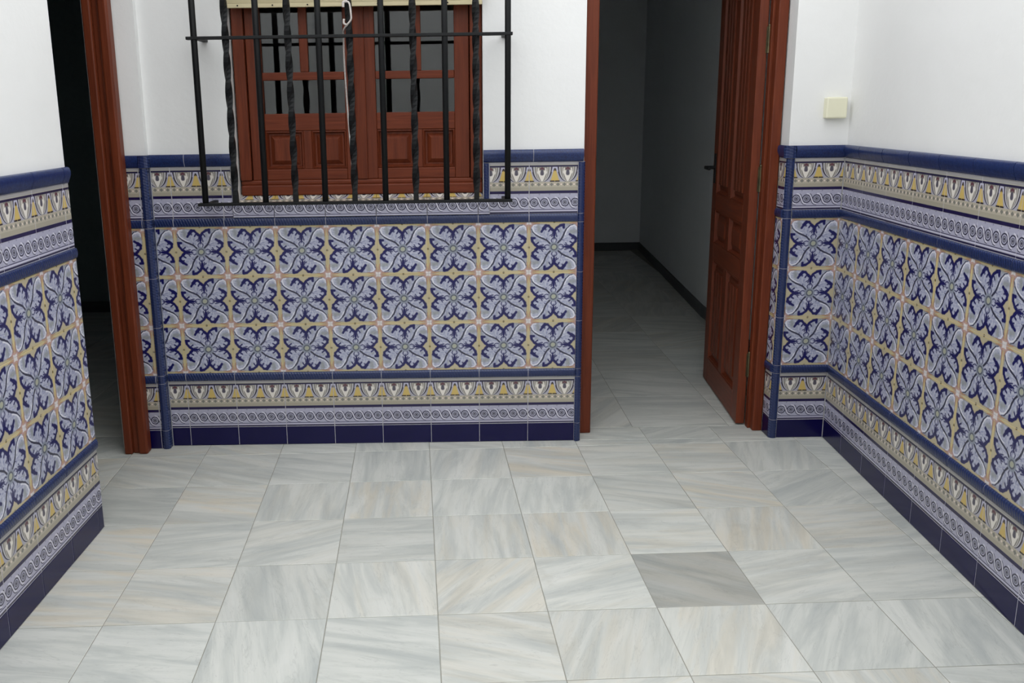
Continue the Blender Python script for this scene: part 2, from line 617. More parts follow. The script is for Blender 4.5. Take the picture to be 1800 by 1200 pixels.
def frame(origin, r):
    """wall frame: local x along r, local y into the wall, z up"""
    r = Vector(r).normalized()
    up = Vector((0, 0, 1))
    y = up.cross(r)
    return Matrix(((r.x, y.x, 0, origin[0]), (r.y, y.y, 0, origin[1]), (0, 0, 1, origin[2] if len(origin) > 2 else 0), (0, 0, 0, 1)))


def place(F, x, z, me, name, parent):
    j = random.uniform(-0.0004, 0.0004)
    return objm(name, me, parent, F @ Matrix.Translation((x, j, z)))


def row(F, parent, kind, x0, x1, z0, z1, off, v0=0.0, y=0.0, step=T, rise=0.0):
    """one course of pieces from x0 to x1 with joints at off + k*step"""
    mat, gap = {'flower_tile': (FLOWER, 0.0007), 'border_tile': (BORDER, 0.0026), 'skirting_tile': (SKIRT, 0.0022)}[kind]
    k = math.floor((x0 - off) / step + 1e-6)
    while off + k * step < x1 - 1e-4:
        a, b = max(x0, off + k * step), min(x1, off + (k + 1) * step)
        if b - a > 0.006:
            u0 = (a - (off + k * step)) / T
            me = tile_mesh(kind, mat, b - a, z1 - z0, u0, v0, gap, rise=rise)
            place(F @ Matrix.Translation((0, y, 0)), a, z0, me, kind, parent)
        k += 1


def profile_piece(kind, mat, prof, L, vertical=False):
    """prof: list of (depth outwards, across 0..1 height in metres)"""
    key = (kind, round(L, 4), vertical, tuple(prof))
    if key in cache: return cache[key]
    bm = bmesh.new()
    g = 0.0013
    hmax = max(p[1] for p in prof)
    def P(p, a): return (p[1], -p[0], a) if vertical else (a, -p[0], p[1])
    A = [bm.verts.new(P(p, g)) for p in prof]
    B = [bm.verts.new(P(p, L - g)) for p in prof]
    n = len(prof)
    uvl = bm.loops.layers.uv.new('UVMap')
    acr = {}
    for V, a in ((A, 0.0), (B, L)):
        for i, vtx in enumerate(V): acr[vtx] = (a, prof[i][1] / hmax)
    fs = []
    for i in range(n - 1):
        f = bm.faces.new((A[i], A[i + 1], B[i + 1], B[i])); f.smooth = True; fs.append(f)
    def twin(vs):
        out = []
        for v_ in vs:
            q = bm.verts.new(v_.co); acr[q] = acr[v_]; out.append(q)
        return out
    fs.append(bm.faces.new(twin(A))); fs.append(bm.faces.new(twin(B[::-1])))
    inside_pt = Vector(P((0.0, hmax / 2), L / 2))
    bm.normal_update()
    for f in fs:
        if f.normal.dot(f.calc_center_median() - inside_pt) < 0: f.normal_flip()
    for f in bm.faces:
        for l in f.loops: l[uvl].uv = acr[l.vert]
    me = bpy.data.meshes.new(kind)
    bm.to_mesh(me); bm.free()
    me.materials.append(mat)
    cache[key] = me
    return me


def half_round(h, d, base=TH, n=7):
    pts = [(-base, 0.0008)]
    for i in range(n + 1):
        t = PI * i / n
        pts.append((0.001 + d * math.sin(t) ** 0.7, h / 2 - (h / 2 - 0.0008) * math.cos(t)))
    pts.append((-base, h - 0.0008))
    return pts


def cap_profile(h, d):
    return [(-TH, 0.001), (0.002, 0.001), (0.004, 0.008), (d * 0.7, h * 0.30), (d, h * 0.52), (d, h * 0.74), (d * 0.75, h * 0.92), (d * 0.3, h - 0.001), (-TH, h - 0.001)]


ROPE_P = half_round(RP, 0.0065)
CAP_P = cap_profile(CP, 0.011)


def strip(F, parent, name, prof, mat, x0, x1, z, off, step=T):
    hm = max(p[1] for p in prof)
    core = [(p[0] * 0.94 - 0.0011 if p[0] > 0 else p[0], hm / 2 + (p[1] - hm / 2) * 0.96) for p in prof]
    if x1 - x0 > 0.12: place(F, x0, z, profile_piece('grout_core', GROUT, core, x1 - x0), 'grout_core', parent)
    k = math.floor((x0 - off) / step + 1e-6)
    while off + k * step < x1 - 1e-4:
        a, b = max(x0, off + k * step), min(x1, off + (k + 1) * step)
        if b - a > 0.004:
            place(F, a, z, profile_piece(name, mat, prof, b - a), name, parent)
        k += 1


def vstrip(F, parent, x, z0, z1, width, cuts=()):
    """upright twisted trim at local x, cut at the given heights"""
    prof = half_round(width, 0.009)
    zs = sorted({z0, z1, *[c for c in cuts if z0 < c < z1]})
    for a, b in zip(zs[:-1], zs[1:]):
        place(F, x, a, profile_piece('upright_trim', ROPE, prof, b - a, True), 'upright_trim', parent)


def dado(F, parent, x0, x1, off, capoff=None, top=True, voff=None, top_from=None):
    """full dado between x0 and x1"""
    row(F, parent, 'skirting_tile', x0, x1, 0.0, ZN, off)
    row(F, parent, 'border_tile', x0, x1, ZN, Z_B1, off)
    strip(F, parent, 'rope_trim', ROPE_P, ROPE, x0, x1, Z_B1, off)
    for i in range(3):
        row(F, parent, 'flower_tile', x0, x1, Z_F0 + i * T, Z_F0 + (i + 1) * T, off)
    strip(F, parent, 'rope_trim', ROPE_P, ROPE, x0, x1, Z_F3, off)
    if top:
        row(F, parent, 'border_tile', x0, x1, Z_R2, Z_B2, off)
        strip(F, parent, 'cap_tile', CAP_P, CAP, x0, x1, Z_B2, off if capoff is None else capoff)


def grout(F, parent, x0, x1, z0, z1):
    bm = bmesh.new()
    box(bm, x0, x1, 0.0011, TH + 0.004, z0, z1)
    return obj('grout_bed', bm, GROUT, parent, F)


CUTS = (ZN, Z_B1, Z_F0, Z_F0 + T, Z_F0 + 2 * T, Z_F3, Z_R2, Z_R2 + T)

# ------------------------------------------------------------------ walls
WX0, WX1, WZ0 = -0.567, 0.393, 1.004          # window opening
DX0, DX1 = 0.785, 1.577                       # right door opening
PY = 0.005                                    # plaster face of the back wall
TOP = 2.35
bm = bmesh.new()
box(bm, -1.10, WX0, PY, 0.20, 0.0, TOP)
box(bm, WX0, WX1, PY, 0.20, 0.0, WZ0 - 0.004)
box(bm, WX0, WX1, PY, 0.20, 2.20, TOP)
box(bm, WX1, DX0, PY, 0.20, 0.0, TOP)
box(bm, DX0, DX1, PY, 0.20, 2.16, TOP)
box(bm, DX1, 2.30, PY, 0.20, 0.0, TOP)
box(bm, -1.10, -0.907, -0.026, PY, 0.0, TOP)
wall_back = structure(obj('wall_back', bm, PLASTER))

XL, AL, XR, AR = -0.9054, -0.0136, 1.7965, -0.0496
SL = 0.735                                    # the left wall ends here, the opening follows
def lpt(s, n=0.0): return (XL + s * math.sin(AL) - n * math.cos(AL), -s * math.cos(AL) - n * math.sin(AL))
bm = bmesh.new()
def slab(bm, p0, p1, p2, p3, z0, z1):
    prism(bm, [p0, p1, p2, p3], 'z', z0, z1)
slab(bm, lpt(SL, 0.006), lpt(SL, 0.195), lpt(5.2, 0.195), lpt(5.2, 0.006), 0, TOP)
slab(bm, lpt(0.0, 0.006), lpt(0.0, 0.195), lpt(SL, 0.195), lpt(SL, 0.006), 2.16, TOP)
wall_left = structure(obj('wall_left', bm, PLASTER))
def rpt(s, n=0.0): return (XR + s * math.sin(AR) + n * math.cos(AR), -s * math.cos(AR) + n * math.sin(AR))
bm = bmesh.new()
slab(bm, rpt(-0.02, 0.006), rpt(5.2, 0.006), rpt(5.2, 0.2), rpt(-0.02, 0.2), 0, TOP)
wall_right = structure(obj('wall_right', bm, PLASTER))
bm = bmesh.new()
box(bm, -1.3, 2.0, -5.25, -5.1, 0, TOP)
wall_front = structure(obj('wall_front', bm, PLASTER))

# ------------------------------------------------------------------ dado on the back wall
FB = frame((0, 0, 0), (1, 0, 0))
OB = -0.028
XA, XB = -0.903, 0.764
LOW = Z_R2                                     # the courses under this pass below the window
row(FB, wall_back, 'skirting_tile', XA, XB, 0, ZN, OB)
row(FB, wall_back, 'border_tile', XA, XB, ZN, Z_B1, OB)
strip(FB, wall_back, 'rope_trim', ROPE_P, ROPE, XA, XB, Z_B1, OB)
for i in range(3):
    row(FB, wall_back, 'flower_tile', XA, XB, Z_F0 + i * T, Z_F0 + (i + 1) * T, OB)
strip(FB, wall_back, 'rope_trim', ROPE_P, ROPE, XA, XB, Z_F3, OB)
WL, WR = -0.590, 0.417                         # outer edges of the tiled window surround
row(FB, wall_back, 'border_tile', XA, WL, Z_R2, Z_B2, OB)
row(FB, wall_back, 'border_tile', WR, XB, Z_R2, Z_B2, OB)
strip(FB, wall_back, 'cap_tile', CAP_P, CAP, XA, WX0, Z_B2, -0.767)
strip(FB, wall_back, 'cap_tile', CAP_P, CAP, WX1, DX0 - 0.001, Z_B2, 0.588)
# apron of cut border tiles under the sill, standing a little proud
row(FB, wall_back, 'border_tile', WL, WR, Z_R2 + 0.0005, WZ0 - 0.001, OB, v0=0.03, rise=0.008)
grout(FB, wall_back, XA, XB, 0.001, Z_R2 + 0.001)
grout(FB, wall_back, XA, WL + 0.02, Z_R2, Z_CT - 0.01)
grout(FB, wall_back, WR - 0.02, XB, Z_R2, Z_CT - 0.01)
# upright trims beside the window
vstrip(FB, wall_back, WL, WZ0, Z_B2, 0.021)
vstrip(FB, wall_back, WX1 + 0.001, WZ0, Z_B2, 0.022)
# sloping window sill of border tiles
sill = []
for k in range(-3, 3):
    a, b_ = max(WX0 + 0.001, OB + k * T), min(WX1 - 0.001, OB + (k + 1) * T)
    bm = bmesh.new()
    ring = []
    pts = [(a + 0.0008, -0.010, 1.0055), (b_ - 0.0008, -0.010, 1.0055), (b_ - 0.0008, 0.055, 1.0335), (a + 0.0008, 0.055, 1.0335)]
    V = [bm.verts.new(p) for p in pts]
    W_ = [bm.verts.new((p[0], p[1], p[2] - 0.008)) for p in pts]
    bm.faces.new(V)
    for i in range(4): bm.faces.new((V[i], W_[i], W_[(i + 1) % 4], V[(i + 1) % 4]))
    bm.faces.new(W_[::-1])
    bmesh.ops.recalc_face_normals(bm, faces=bm.faces[:])
    uvl = bm.loops.layers.uv.new('UVMap')
    for f in bm.faces:
        for l in f.loops:
            l[uvl].uv = ((l.vert.co.x - OB) / T, 0.50 + (l.vert.co.y + 0.01) / T * 1.05)
    obj('sill_tile', bm, BORDER, wall_back)

# left return (reveal of the left doorway) and its corner bead
FS = frame((0, -0.030, 0), (1, 0, 0))
SX0, SX1 = -1.06, -0.9345
dado(FS, wall_back, SX0, SX1, -1.141, capoff=-1.06)
grout(FS, wall_back, SX0, SX1 + 0.01, 0.001, Z_CT - 0.01)


def bead(parent, outline, pieces, name='corner_bead'):
    if name == 'corner_bead':
        ar = sum(outline[i][0] * outline[(i + 1) % len(outline)][1] - outline[(i + 1) % len(outline)][0] * outline[i][1] for i in range(len(outline)))
        bm = bmesh.new(); prism(bm, [(x + (0.0007 if x < sum(q[0] for q in outline) / len(outline) else -0.0007), y + 0.0011) for x, y in outline], 'z', 0.001, Z_B2)
        obj('grout_core', bm, GROUT, parent)
    for a, b in pieces:
        bm = bmesh.new()
        prism(bm, outline, 'z', a + 0.0010, b - 0.0010)
        uvl = bm.loops.layers.uv.new('UVMap')
        xs = [p[0] for p in outline]; lo, hi = min(xs), max(xs)
        for f in bm.faces:
            for l in f.loops: l[uvl].uv = (l.vert.co.z, (l.vert.co.x - lo) / (hi - lo))
        obj(name, bm, ROPE, parent)


PIECES = [(0.0, ZN), (ZN, Z_B1), (Z_B1, Z_F0), (Z_F0, Z_F0 + T), (Z_F0 + T, Z_F0 + 2 * T), (Z_F0 + 2 * T, Z_F3), (Z_F3, Z_R2), (Z_R2, Z_B2)]
CAPP = [(Z_B2, Z_CT)]
bead(wall_back, [(-0.9345, -0.028), (-0.9345, -0.033), (-0.930, -0.037), (-0.921, -0.039), (-0.912, -0.037), (-0.907, -0.033), (-0.905, -0.028), (-0.905, 0.002), (-0.909, 0.002), (-0.909, -0.028)], PIECES)
bead(wall_back, [(-0.9345, -0.028), (-0.9345, -0.039), (-0.925, -0.042), (-0.911, -0.041), (-0.900, -0.034), (-0.898, -0.02), (-0.898, 0.002), (-0.909, 0.002), (-0.909, -0.028)], CAPP, 'cap_tile')
# left bead of the right doorway
bead(wall_back, [(0.764, 0.004), (0.764, -0.003), (0.768, -0.008), (0.776, -0.010), (0.784, -0.007), (0.789, 0.0), (0.790, 0.010), (0.784, 0.010), (0.784, 0.004)], PIECES)
# right bead
bead(wall_back, [(1.602, 0.004), (1.602, -0.002), (1.598, -0.006), (1.590, -0.007), (1.581, -0.005), (1.576, 0.0), (1.5735, 0.012), (1.578, 0.012), (1.578, 0.004)], PIECES)
bead(wall_back, [(1.602, 0.004), (1.602, -0.009), (1.59, -0.012), (1.576, -0.009), (1.566, -0.001), (1.563, 0.012), (1.578, 0.012), (1.578, 0.004)], CAPP, 'cap_tile')
# reveal of the right doorway, facing left
FR = frame((1.573, 0.082, 0), (0, -1, 0))
dado(FR, wall_back, 0.0, 0.069, -0.13)
# right stretch of the back wall
dado(FB, wall_back, 1.603, XR - 0.001, 1.598, capoff=1.603)
grout(FB, wall_back, 1.60, XR - 0.001, 0.001, Z_CT - 0.01)

# ------------------------------------------------------------------ dado on the side walls
rl = Vector((-math.sin(AL), math.cos(AL), 0))
FL = frame((XL, 0, 0), rl)
dado(FL, wall_left, -2.776, -SL, -0.7762, capoff=-0.78)
grout(FL, wall_left, -2.776, -SL - 0.001, 0.001, Z_CT - 0.01)
rr_ = Vector((math.sin(AR), -math.cos(AR), 0))
FRR = frame((XR, 0, 0), rr_)
dado(FRR, wall_right, 0.001, 2.586, 0.1863 - T, capoff=0.15 - T)
grout(FRR, wall_right, 0.001, 2.586, 0.001, Z_CT - 0.01)

# ------------------------------------------------------------------ floor
bm = bmesh.new()
box(bm, -3.4, 2.6, -5.25, 5.3, -0.08, -0.0016)
floor = structure(obj('floor', bm, FGROUT))


def clip(poly, n, d):
    """keep the side n.p <= d"""
    out = []
    for i in range(len(poly)):
        a, b = poly[i], poly[(i + 1) % len(poly)]
        da, db = n[0] * a[0] + n[1] * a[1] - d, n[0] * b[0] + n[1] * b[1] - d
        if da <= 0: out.append(a)
        if (da < 0 < db) or (db < 0 < da):
            t = da / (da - db)
            out.append((a[0] + (b[0] - a[0]) * t, a[1] + (b[1] - a[1]) * t))
    return out


def area(p): return 0.5 * sum(p[i][0] * p[(i + 1) % len(p)][1] - p[(i + 1) % len(p)][0] * p[i][1] for i in range(len(p)))


def inset(p, g):
    n = len(p); L = []
    for i in range(n):
        a, b = p[i], p[(i + 1) % n]
        dx, dy = b[0] - a[0], b[1] - a[1]; l = math.hypot(dx, dy)
        nx, ny = -dy / l, dx / l
        L.append((a[0] + nx * g, a[1] + ny * g, dx / l, dy / l))
    out = []
    for i in range(n):
        x1, y1, dx1, dy1 = L[i - 1]; x2, y2, dx2, dy2 = L[i]
        det = dx1 * dy2 - dy1 * dx2
        if abs(det) < 1e-6: out.append((x2, y2)); continue
        t = ((x2 - x1) * dy2 - (y2 - y1) * dx2) / det
        out.append((x1 + dx1 * t, y1 + dy1 * t))
    return out


def clean(p):
    out = []
    for q in p:
        if not out or math.hypot(q[0] - out[-1][0], q[1] - out[-1][1]) > 0.002: out.append(q)
    if len(out) > 1 and math.hypot(out[0][0] - out[-1][0], out[0][1] - out[-1][1]) < 0.002: out.pop()
    return out


slabs = 0
def marble(poly, tone, warm, ang, gap=0.0011):
    global slabs
    poly = clean(poly)
    if len(poly) < 3: return
    if area(poly) < 0: poly = poly[::-1]
    if area(poly) < 0.0012: return
    p1 = inset(poly, gap); p2 = inset(poly, gap + 0.0014)
    if area(p2) <= 0: return
    cx = sum(p[0] for p in poly) / len(poly); cy = sum(p[1] for p in poly) / len(poly)
    j = random.uniform(-0.0003, 0.0003)
    bm = bmesh.new()
    A = [bm.verts.new((x - cx, y - cy, -0.006)) for x, y in p1]
    B = [bm.verts.new((x - cx, y - cy, -0.0009)) for x, y in p1]
    D = [bm.verts.new((x - cx, y - cy, 0)) for x, y in p2]
    n = len(p1)
    for i in range(n):
        k = (i + 1) % n
        bm.faces.new((A[i], A[k], B[k], B[i])); bm.faces.new((B[i], B[k], D[k], D[i]))
    bm.faces.new(D)
    o = obj('marble_tile', bm, MARBLE, floor)
    o.location = (cx, cy, j)
    o.color = (tone, warm, ang, 1)
    slabs += 1
    return o


ROT = 0.036
E1 = (math.cos(ROT), math.sin(ROT)); E2 = (math.sin(ROT), -math.cos(ROT))
P_ = 0.303
J0 = (0.187, -0.688)
# (column, row) -> lightness, warmth, vein angle; row 0 begins at the joint 0.69 m in front of the back wall
KNOWN = {
    (2, 1): (0.66, 0.15, 0.15),
    (-4, -2): (0.97, 0.2, 0.1), (-3, -2): (0.96, 0.15, 0.12), (-2, -2): (0.95, 0.0, 0.08), (-1, -2): (0.96, 0.0, 0.5), (0, -2): (1.0, 0.1, 0.55), (1, -2): (0.98, 0.45, 0.1), (2, -2): (0.98, 0.1, 0.0), (3, -2): (0.98, 0.25, 0.0), (4, -2): (0.97, 0.05, 0.6),
    (-4, -1): (0.88, 0.0, 0.03), (-3, -1): (1.0, 0.45, 0.05), (-2, -1): (0.98, 0.1, 0.5), (-1, -1): (1.0, 0.35, 0.5), (0, -1): (1.0, 0.05, 0.55), (1, -1): (1.02, 0.05, 0.55), (2, -1): (0.95, 0.1, 0.1), (3, -1): (0.99, 0.4, 0.12), (4, -1): (0.95, 0.05, 0.8), (5, -1): (0.95, 0.05, 0.9),
    (-4, 0): (1.0, 0.45, 0.06), (-3, 0): (0.98, 0.05, 0.95), (-2, 0): (1.0, 0.1, 0.85), (-1, 0): (0.93, 0.05, 0.98), (0, 0): (0.97, 0.2, 0.5), (1, 0): (0.96, 0.4, 0.5), (2, 0): (1.04, 0.2, 0.0), (3, 0): (0.97, 0.35, 0.6), (4, 0): (0.93, 0.25, 0.95), (5, 0): (0.96, 0.05, 0.9),
    (-4, 1): (1.0, 0.4, 0.02), (-3, 1): (1.0, 0.25, 0.06), (-2, 1): (0.96, 0.05, 0.4), (-1, 1): (1.03, 0.15, 0.43), (0, 1): (1.02, 0.25, 0.7), (1, 1): (1.04, 0.1, 0.88), (3, 1): (0.99, 0.1, 0.9), (4, 1): (0.96, 0.05, 0.95), (5, 1): (0.96, 0.05, 0.97),
    (-4, 2): (1.0, 0.0, 0.05), (-3, 2): (1.06, 0.0, 0.05), (-2, 2): (1.03, 0.0, 0.42), (-1, 2): (1.0, 0.0, 0.08), (0, 2): (0.98, 0.2, 0.1), (1, 2): (0.96, 0.2, 0.6), (2, 2): (1.02, 0.25, 0.62), (3, 2): (0.97, 0.0, 0.68), (4, 2): (0.98, 0.0, 0.55), (5, 2): (0.98, 0.0, 0.9),
}
# patio slabs
nl = (-math.cos(AL), -math.sin(AL)); dl = nl[0] * XL - 0.0
nr = (math.cos(AR), math.sin(AR)); dr = nr[0] * XR
for j in range(-3, 8):
    for i in range(-9, 7):
        q = [(J0[0] + P_ * (i * E1[0] + k1 * E1[0] + (j + k2) * E2[0]), J0[1] + P_ * ((i + k1) * E1[1] + (j + k2) * E2[1])) for k1, k2 in ((0, 0), (1, 0), (1, 1), (0, 1))]
        if area(q) < 0: q = q[::-1]
        tone, warm, ang = KNOWN.get((i, j), (random.uniform(0.93, 1.04), random.choice((0, 0.05, 0.1, 0.3)), random.choice((random.uniform(0, 0.15), random.uniform(0.45, 0.6), random.uniform(0.8, 1.0)))))
        # main court, running on through the left doorway into the hall
        m = clip(q, (0, 1), 0.004)
        m = clip(m, nr, dr + 0.003) if len(m) > 2 else []
        m = clip(m, (-1, 0), 2.4) if len(m) > 2 else []
        if len(m) > 2:
            if min(p[1] for p in m) > -SL - 0.01: marble(m, tone, warm, ang)
            else:
                c = clip(m, nl, dl + 0.003)
                if len(c) > 2: marble(c, tone, warm, ang)
                h = clip(clip(m, (-nl[0], -nl[1]), -dl - 0.0031) or [(0, 0)], (0, -1), SL) if m else []
                if len(h) > 2: marble(h, tone, warm, ang)
        # into the right doorway
        d = clip(clip(clip(clip(q, (0, -1), -0.0045), (0, 1), 0.15), (-1, 0), -0.787), (1, 0), 1.574)
        if d and len(d) > 2: marble(d, tone * 0.97, warm, ang)
# slabs of the rooms behind the doorways, larger format
def room_floor(x0, x1, y0, y1, ox, oy, p=0.416):
    i0, i1 = math.floor((x0 - ox) / p), math.ceil((x1 - ox) / p)
    j0, j1 = math.floor((y0 - oy) / p), math.ceil((y1 - oy) / p)
    for i in range(i0, i1):
        for j in range(j0, j1):
            q = [(max(x0, ox + i * p), max(y0, oy + j * p)), (min(x1, ox + (i + 1) * p), max(y0, oy + j * p)), (min(x1, ox + (i + 1) * p), min(y1, oy + (j + 1) * p)), (max(x0, ox + i * p), min(y1, oy + (j + 1) * p))]
            marble(q, random.uniform(0.85, 1.0), random.choice((0, 0.1, 0.2)), random.choice((random.uniform(0, 0.12), random.uniform(0.5, 0.9))))
room_floor(0.62, 2.02, 0.151, 5.0, 1.04, 0.151)
room_floor(-2.9, -1.101, 0.006, 2.6, -1.48, 0.12)

# ------------------------------------------------------------------ rooms behind (closed, unlit)
def inner(name, *boxes, mat=INNER):
    bm = bmesh.new()
    for b_ in boxes: box(bm, *b_)
    return structure(obj(name, bm, mat))
inner('wall_room_back', (0.45, 2.45, 5.04, 5.2, 0, 2.35))
bm = bmesh.new()
prism(bm, [(1.935, 0.20), (2.30, 0.20), (2.30, 5.1), (2.115, 5.1), (1.925, 2.2)][::-1], 'z', 0, 2.35)
structure(obj('wall_room_right', bm, INNER))
inner('wall_room_left', (0.45, 0.60, 0.20, 5.04, 0, 2.35))
inner('ceiling_room', (0.45, 2.45, 0.20, 5.2, 2.35, 2.45))
inner('wall_chamber_back', (-1.0, 0.45, 2.6, 2.7, 0, 2.35))
inner('ceiling_chamber', (-1.1, 0.45, 0.20, 2.7, 2.35, 2.45))
inner('wall_hall_left', (-3.1, -2.95, -1.6, 2.75, 0, 2.35), mat=TEAL)
inner('wall_hall_back', (-2.95, -1.10, 2.6, 2.75, 0, 2.35), mat=TEAL)
inner('wall_hall_front', (-2.95, -1.12, -1.6, -1.5, 0, 2.35), mat=TEAL)
inner('wall_hall_right', (-1.10, -1.0, 0.20, 2.6, 0, 2.35), mat=TEAL)
inner('ceiling_hall', (-3.1, -1.12, -1.6, 2.75, 2.35, 2.45))
o = bxo('baseboard_room_back', 0.61, 2.11, 5.025, 5.04, 0, 0.075, DARK); structure(o)
bm = bmesh.new(); prism(bm, [(1.935, 0.21), (1.920, 0.21), (1.910, 2.2), (2.10, 5.03), (2.113, 5.03), (1.925, 2.2)], 'z', 0, 0.075)
structure(obj('baseboard_room_right', bm, DARK))
structure(bxo('baseboard_hall_back', -2.95, -1.10, 2.585, 2.6, 0, 0.075, DARK))
structure(bxo('baseboard_hall_left', -2.95, -2.935, -1.5, 2.585, 0, 0.075, DARK))


# ------------------------------------------------------------------ joinery helpers
def stick(name, x0, x1, y0, y1, z0, z1, parent, upright=True, bev=0.004):
    return bxo(name, x0, x1, y0, y1, z0, z1, WOODV if upright else WOODH, parent, bev)


def raised_panel(bm, x0, x1, z0, z1, y_edge, y_face, m1=0.012, m2=0.034, M4=None):
    """moulded border falling to a groove, then a bevel rising to the raised field; faces -y"""
    R = [(0, y_edge), (m1 * 0.5, y_edge - 0.003), (m1, y_edge + 0.012), (m1 + 0.006, y_edge + 0.012), (m2, y_face), ]
    rings = []
    for d, y in R:
        rings.append([bm.verts.new((x0 + d, y, z0 + d)), bm.verts.new((x1 - d, y, z0 + d)), bm.verts.new((x1 - d, y, z1 - d)), bm.verts.new((x0 + d, y, z1 - d))])
    for A, B in zip(rings[:-1], rings[1:]):
        for i in range(4):
            k = (i + 1) % 4
            bm.faces.new((A[i], A[k], B[k], B[i]))
    bm.faces.new(rings[-1])
    yb = y_edge + 0.020
    K = [bm.verts.new((x0, yb, z0)), bm.verts.new((x1, yb, z0)), bm.verts.new((x1, yb, z1)), bm.verts.new((x0, yb, z1))]
    A = rings[0]
    for i in range(4):
        k = (i + 1) % 4
        bm.faces.new((K[i], K[k], A[k], A[i]))
    bm.faces.new(K[::-1])


# ------------------------------------------------------------------ window 1
win = structure(empty('window_1', (-0.087, 0.04, 1.03)))
wx, wy, wz = win.location
def wst(name, x0, x1, y0, y1, z0, z1, parent=None, upright=True, bev=0.004, off=(wx, wy, wz)):
    bm = bmesh.new(); box(bm, x0 - off[0], x1 - off[0], y0 - off[1], y1 - off[1], z0 - off[2], z1 - off[2], bev)
    return obj(name, bm, WOODV if upright else WOODH, parent or win)
WT = 2.18
FY0, FY1 = 0.036, 0.095
wst('frame_stile', WX0 + 0.006, -0.517, FY0, FY1, 1.088, WT)
wst('frame_stile', 0.345, WX1 - 0.002, FY0, FY1, 1.086, WT)
wst('frame_rail', WX0 + 0.006, WX1 - 0.002, FY0, FY1, 1.029, 1.070, upright=False, bev=0.006)
wst('frame_rail', WX0 + 0.006, WX1 - 0.002, FY0 + 0.008, FY1, 1.068, 1.088, upright=False, bev=0.006)
wst('frame_rail', WX0 + 0.006, WX1 - 0.002, FY0, FY1, WT - 0.05, WT, upright=False)


def sash(x0, x1, g):
    r = empty('sash', (0, 0, 0))
    r.parent = win
    r.location = ((x0 + x1) / 2 - wx, 0, 0.056)
    off = ((x0 + x1) / 2, wy, wz + 0.056)
    y0, y1 = 0.050, 0.085
    def st(n, a, b, c, d, up=True, yy=y0, bev=0.003):
        bm = bmesh.new(); box(bm, a - off[0], b - off[0], yy - off[1], y1 - off[1], c - off[2], d - off[2], bev)
        return obj(n, bm, WOODV if up else WOODH, r)
    (g0, g1), (g2, g3) = g
    st('stile', x0, g0, 1.088, WT - 0.05)
    st('stile', g3, x1, 1.088, WT - 0.05)
    st('rail', g0, g3, 1.088, 1.130, False)
    st('rail', g0, g3, 1.279, 1.344, False)
    st('rail', g0, g3, 2.06, WT - 0.05, False)
    st('muntin', g0, g3, 1.470, 1.500, False, 0.053)
    st('muntin', g1, g2, 1.500, 2.06, True, 0.053)
    st('mullion', g1, g2, 1.130, 1.279, True, 0.052)
    for a, b in g:
        bm = bmesh.new()
        raised_panel(bm, a - off[0], b - off[0], 1.130 - off[2], 1.279 - off[2], 0.056 - off[1], 0.054 - off[1])
        obj('raised_panel', bm, WOODV, r)
    panes = [(g0, g1, 1.500, 2.06), (g2, g3, 1.500, 2.06), (g0, g3, 1.344, 1.470)]
    for a, b, c, d in panes:
        bm = bmesh.new(); box(bm, a - 0.004 - off[0], b + 0.004 - off[0], 0.068 - off[1], 0.072 - off[1], c - 0.004 - off[2], d + 0.004 - off[2])
        obj('pane', bm, GLASS, r)
    return r


sash(-0.514, -0.083, ((-0.457, -0.309), (-0.277, -0.140)))
sash(-0.077, 0.342, ((-0.020, 0.130), (0.158, 0.285)))
bm = bmesh.new(); box(bm, -0.102 - wx, -0.058 - wx, 0.040 - wy, 0.052 - wy, 1.088 - wz, WT - 0.05 - wz, 0.005)
obj('cover_strip', bm, WOODV, win)

# ------------------------------------------------------------------ door 1 (right doorway, leaf swung inwards)
door = structure(empty('door_1', (1.18, 0.11, 0.0)))
dx, dy, dz = door.location
def dst(name, x0, x1, y0, y1, z0, z1, up=True, bev=0.005, mat=None):
    bm = bmesh.new(); box(bm, x0 - dx, x1 - dx, y0 - dy, y1 - dy, z0, z1, bev)
    return obj(name, bm, mat or (WOODV if up else WOODH), door)
dst('jamb', 0.789, 0.846, 0.082, 0.132, 0.0, 2.10)
dst('rebate_strip', 0.789, 0.834, 0.132, 0.175, 0.0, 2.10)
dst('jamb', 1.533, 1.573, 0.082, 0.118, 0.0, 2.10)
dst('rebate_strip', 1.5235, 1.573, 0.118, 0.1495, 0.0, 2.10, bev=0.002)
dst('rebate_strip', 1.552, 1.573, 0.1495, 0.185, 0.0, 2.10)
dst('head_rail', 0.789, 1.573, 0.082, 0.175, 2.10, 2.158, False)

leaf = empty('leaf', (0, 0, 0))
leaf.parent = door
LW, LH, LT = 0.695, 2.08, 0.036
HP = Vector((1.521, 0.152, 0.008))
# leaf local: x along the width from the hinge, y thickness (visible face at y=0 looking -y), z up
ax = Vector((0.080, 0.9968, 0)).normalized()
# visible face must look to -X: local -y = -X  => local y = +X
LM = Matrix(((ax.x, 1, 0, 0), (ax.y, 0, 0, 0), (0, 0, 1, 0), (0, 0, 0, 1)))
ly = Vector((ax.y, -ax.x, 0))
M3 = Matrix(((-ax.x, ly.x, 0, HP.x + ax.x * LW - LT * ly.x - dx), (-ax.y, ly.y, 0, HP.y + ax.y * LW - LT * ly.y - dy), (0, 0, 1, HP.z), (0, 0, 0, 1)))
leaf.matrix_local = M3
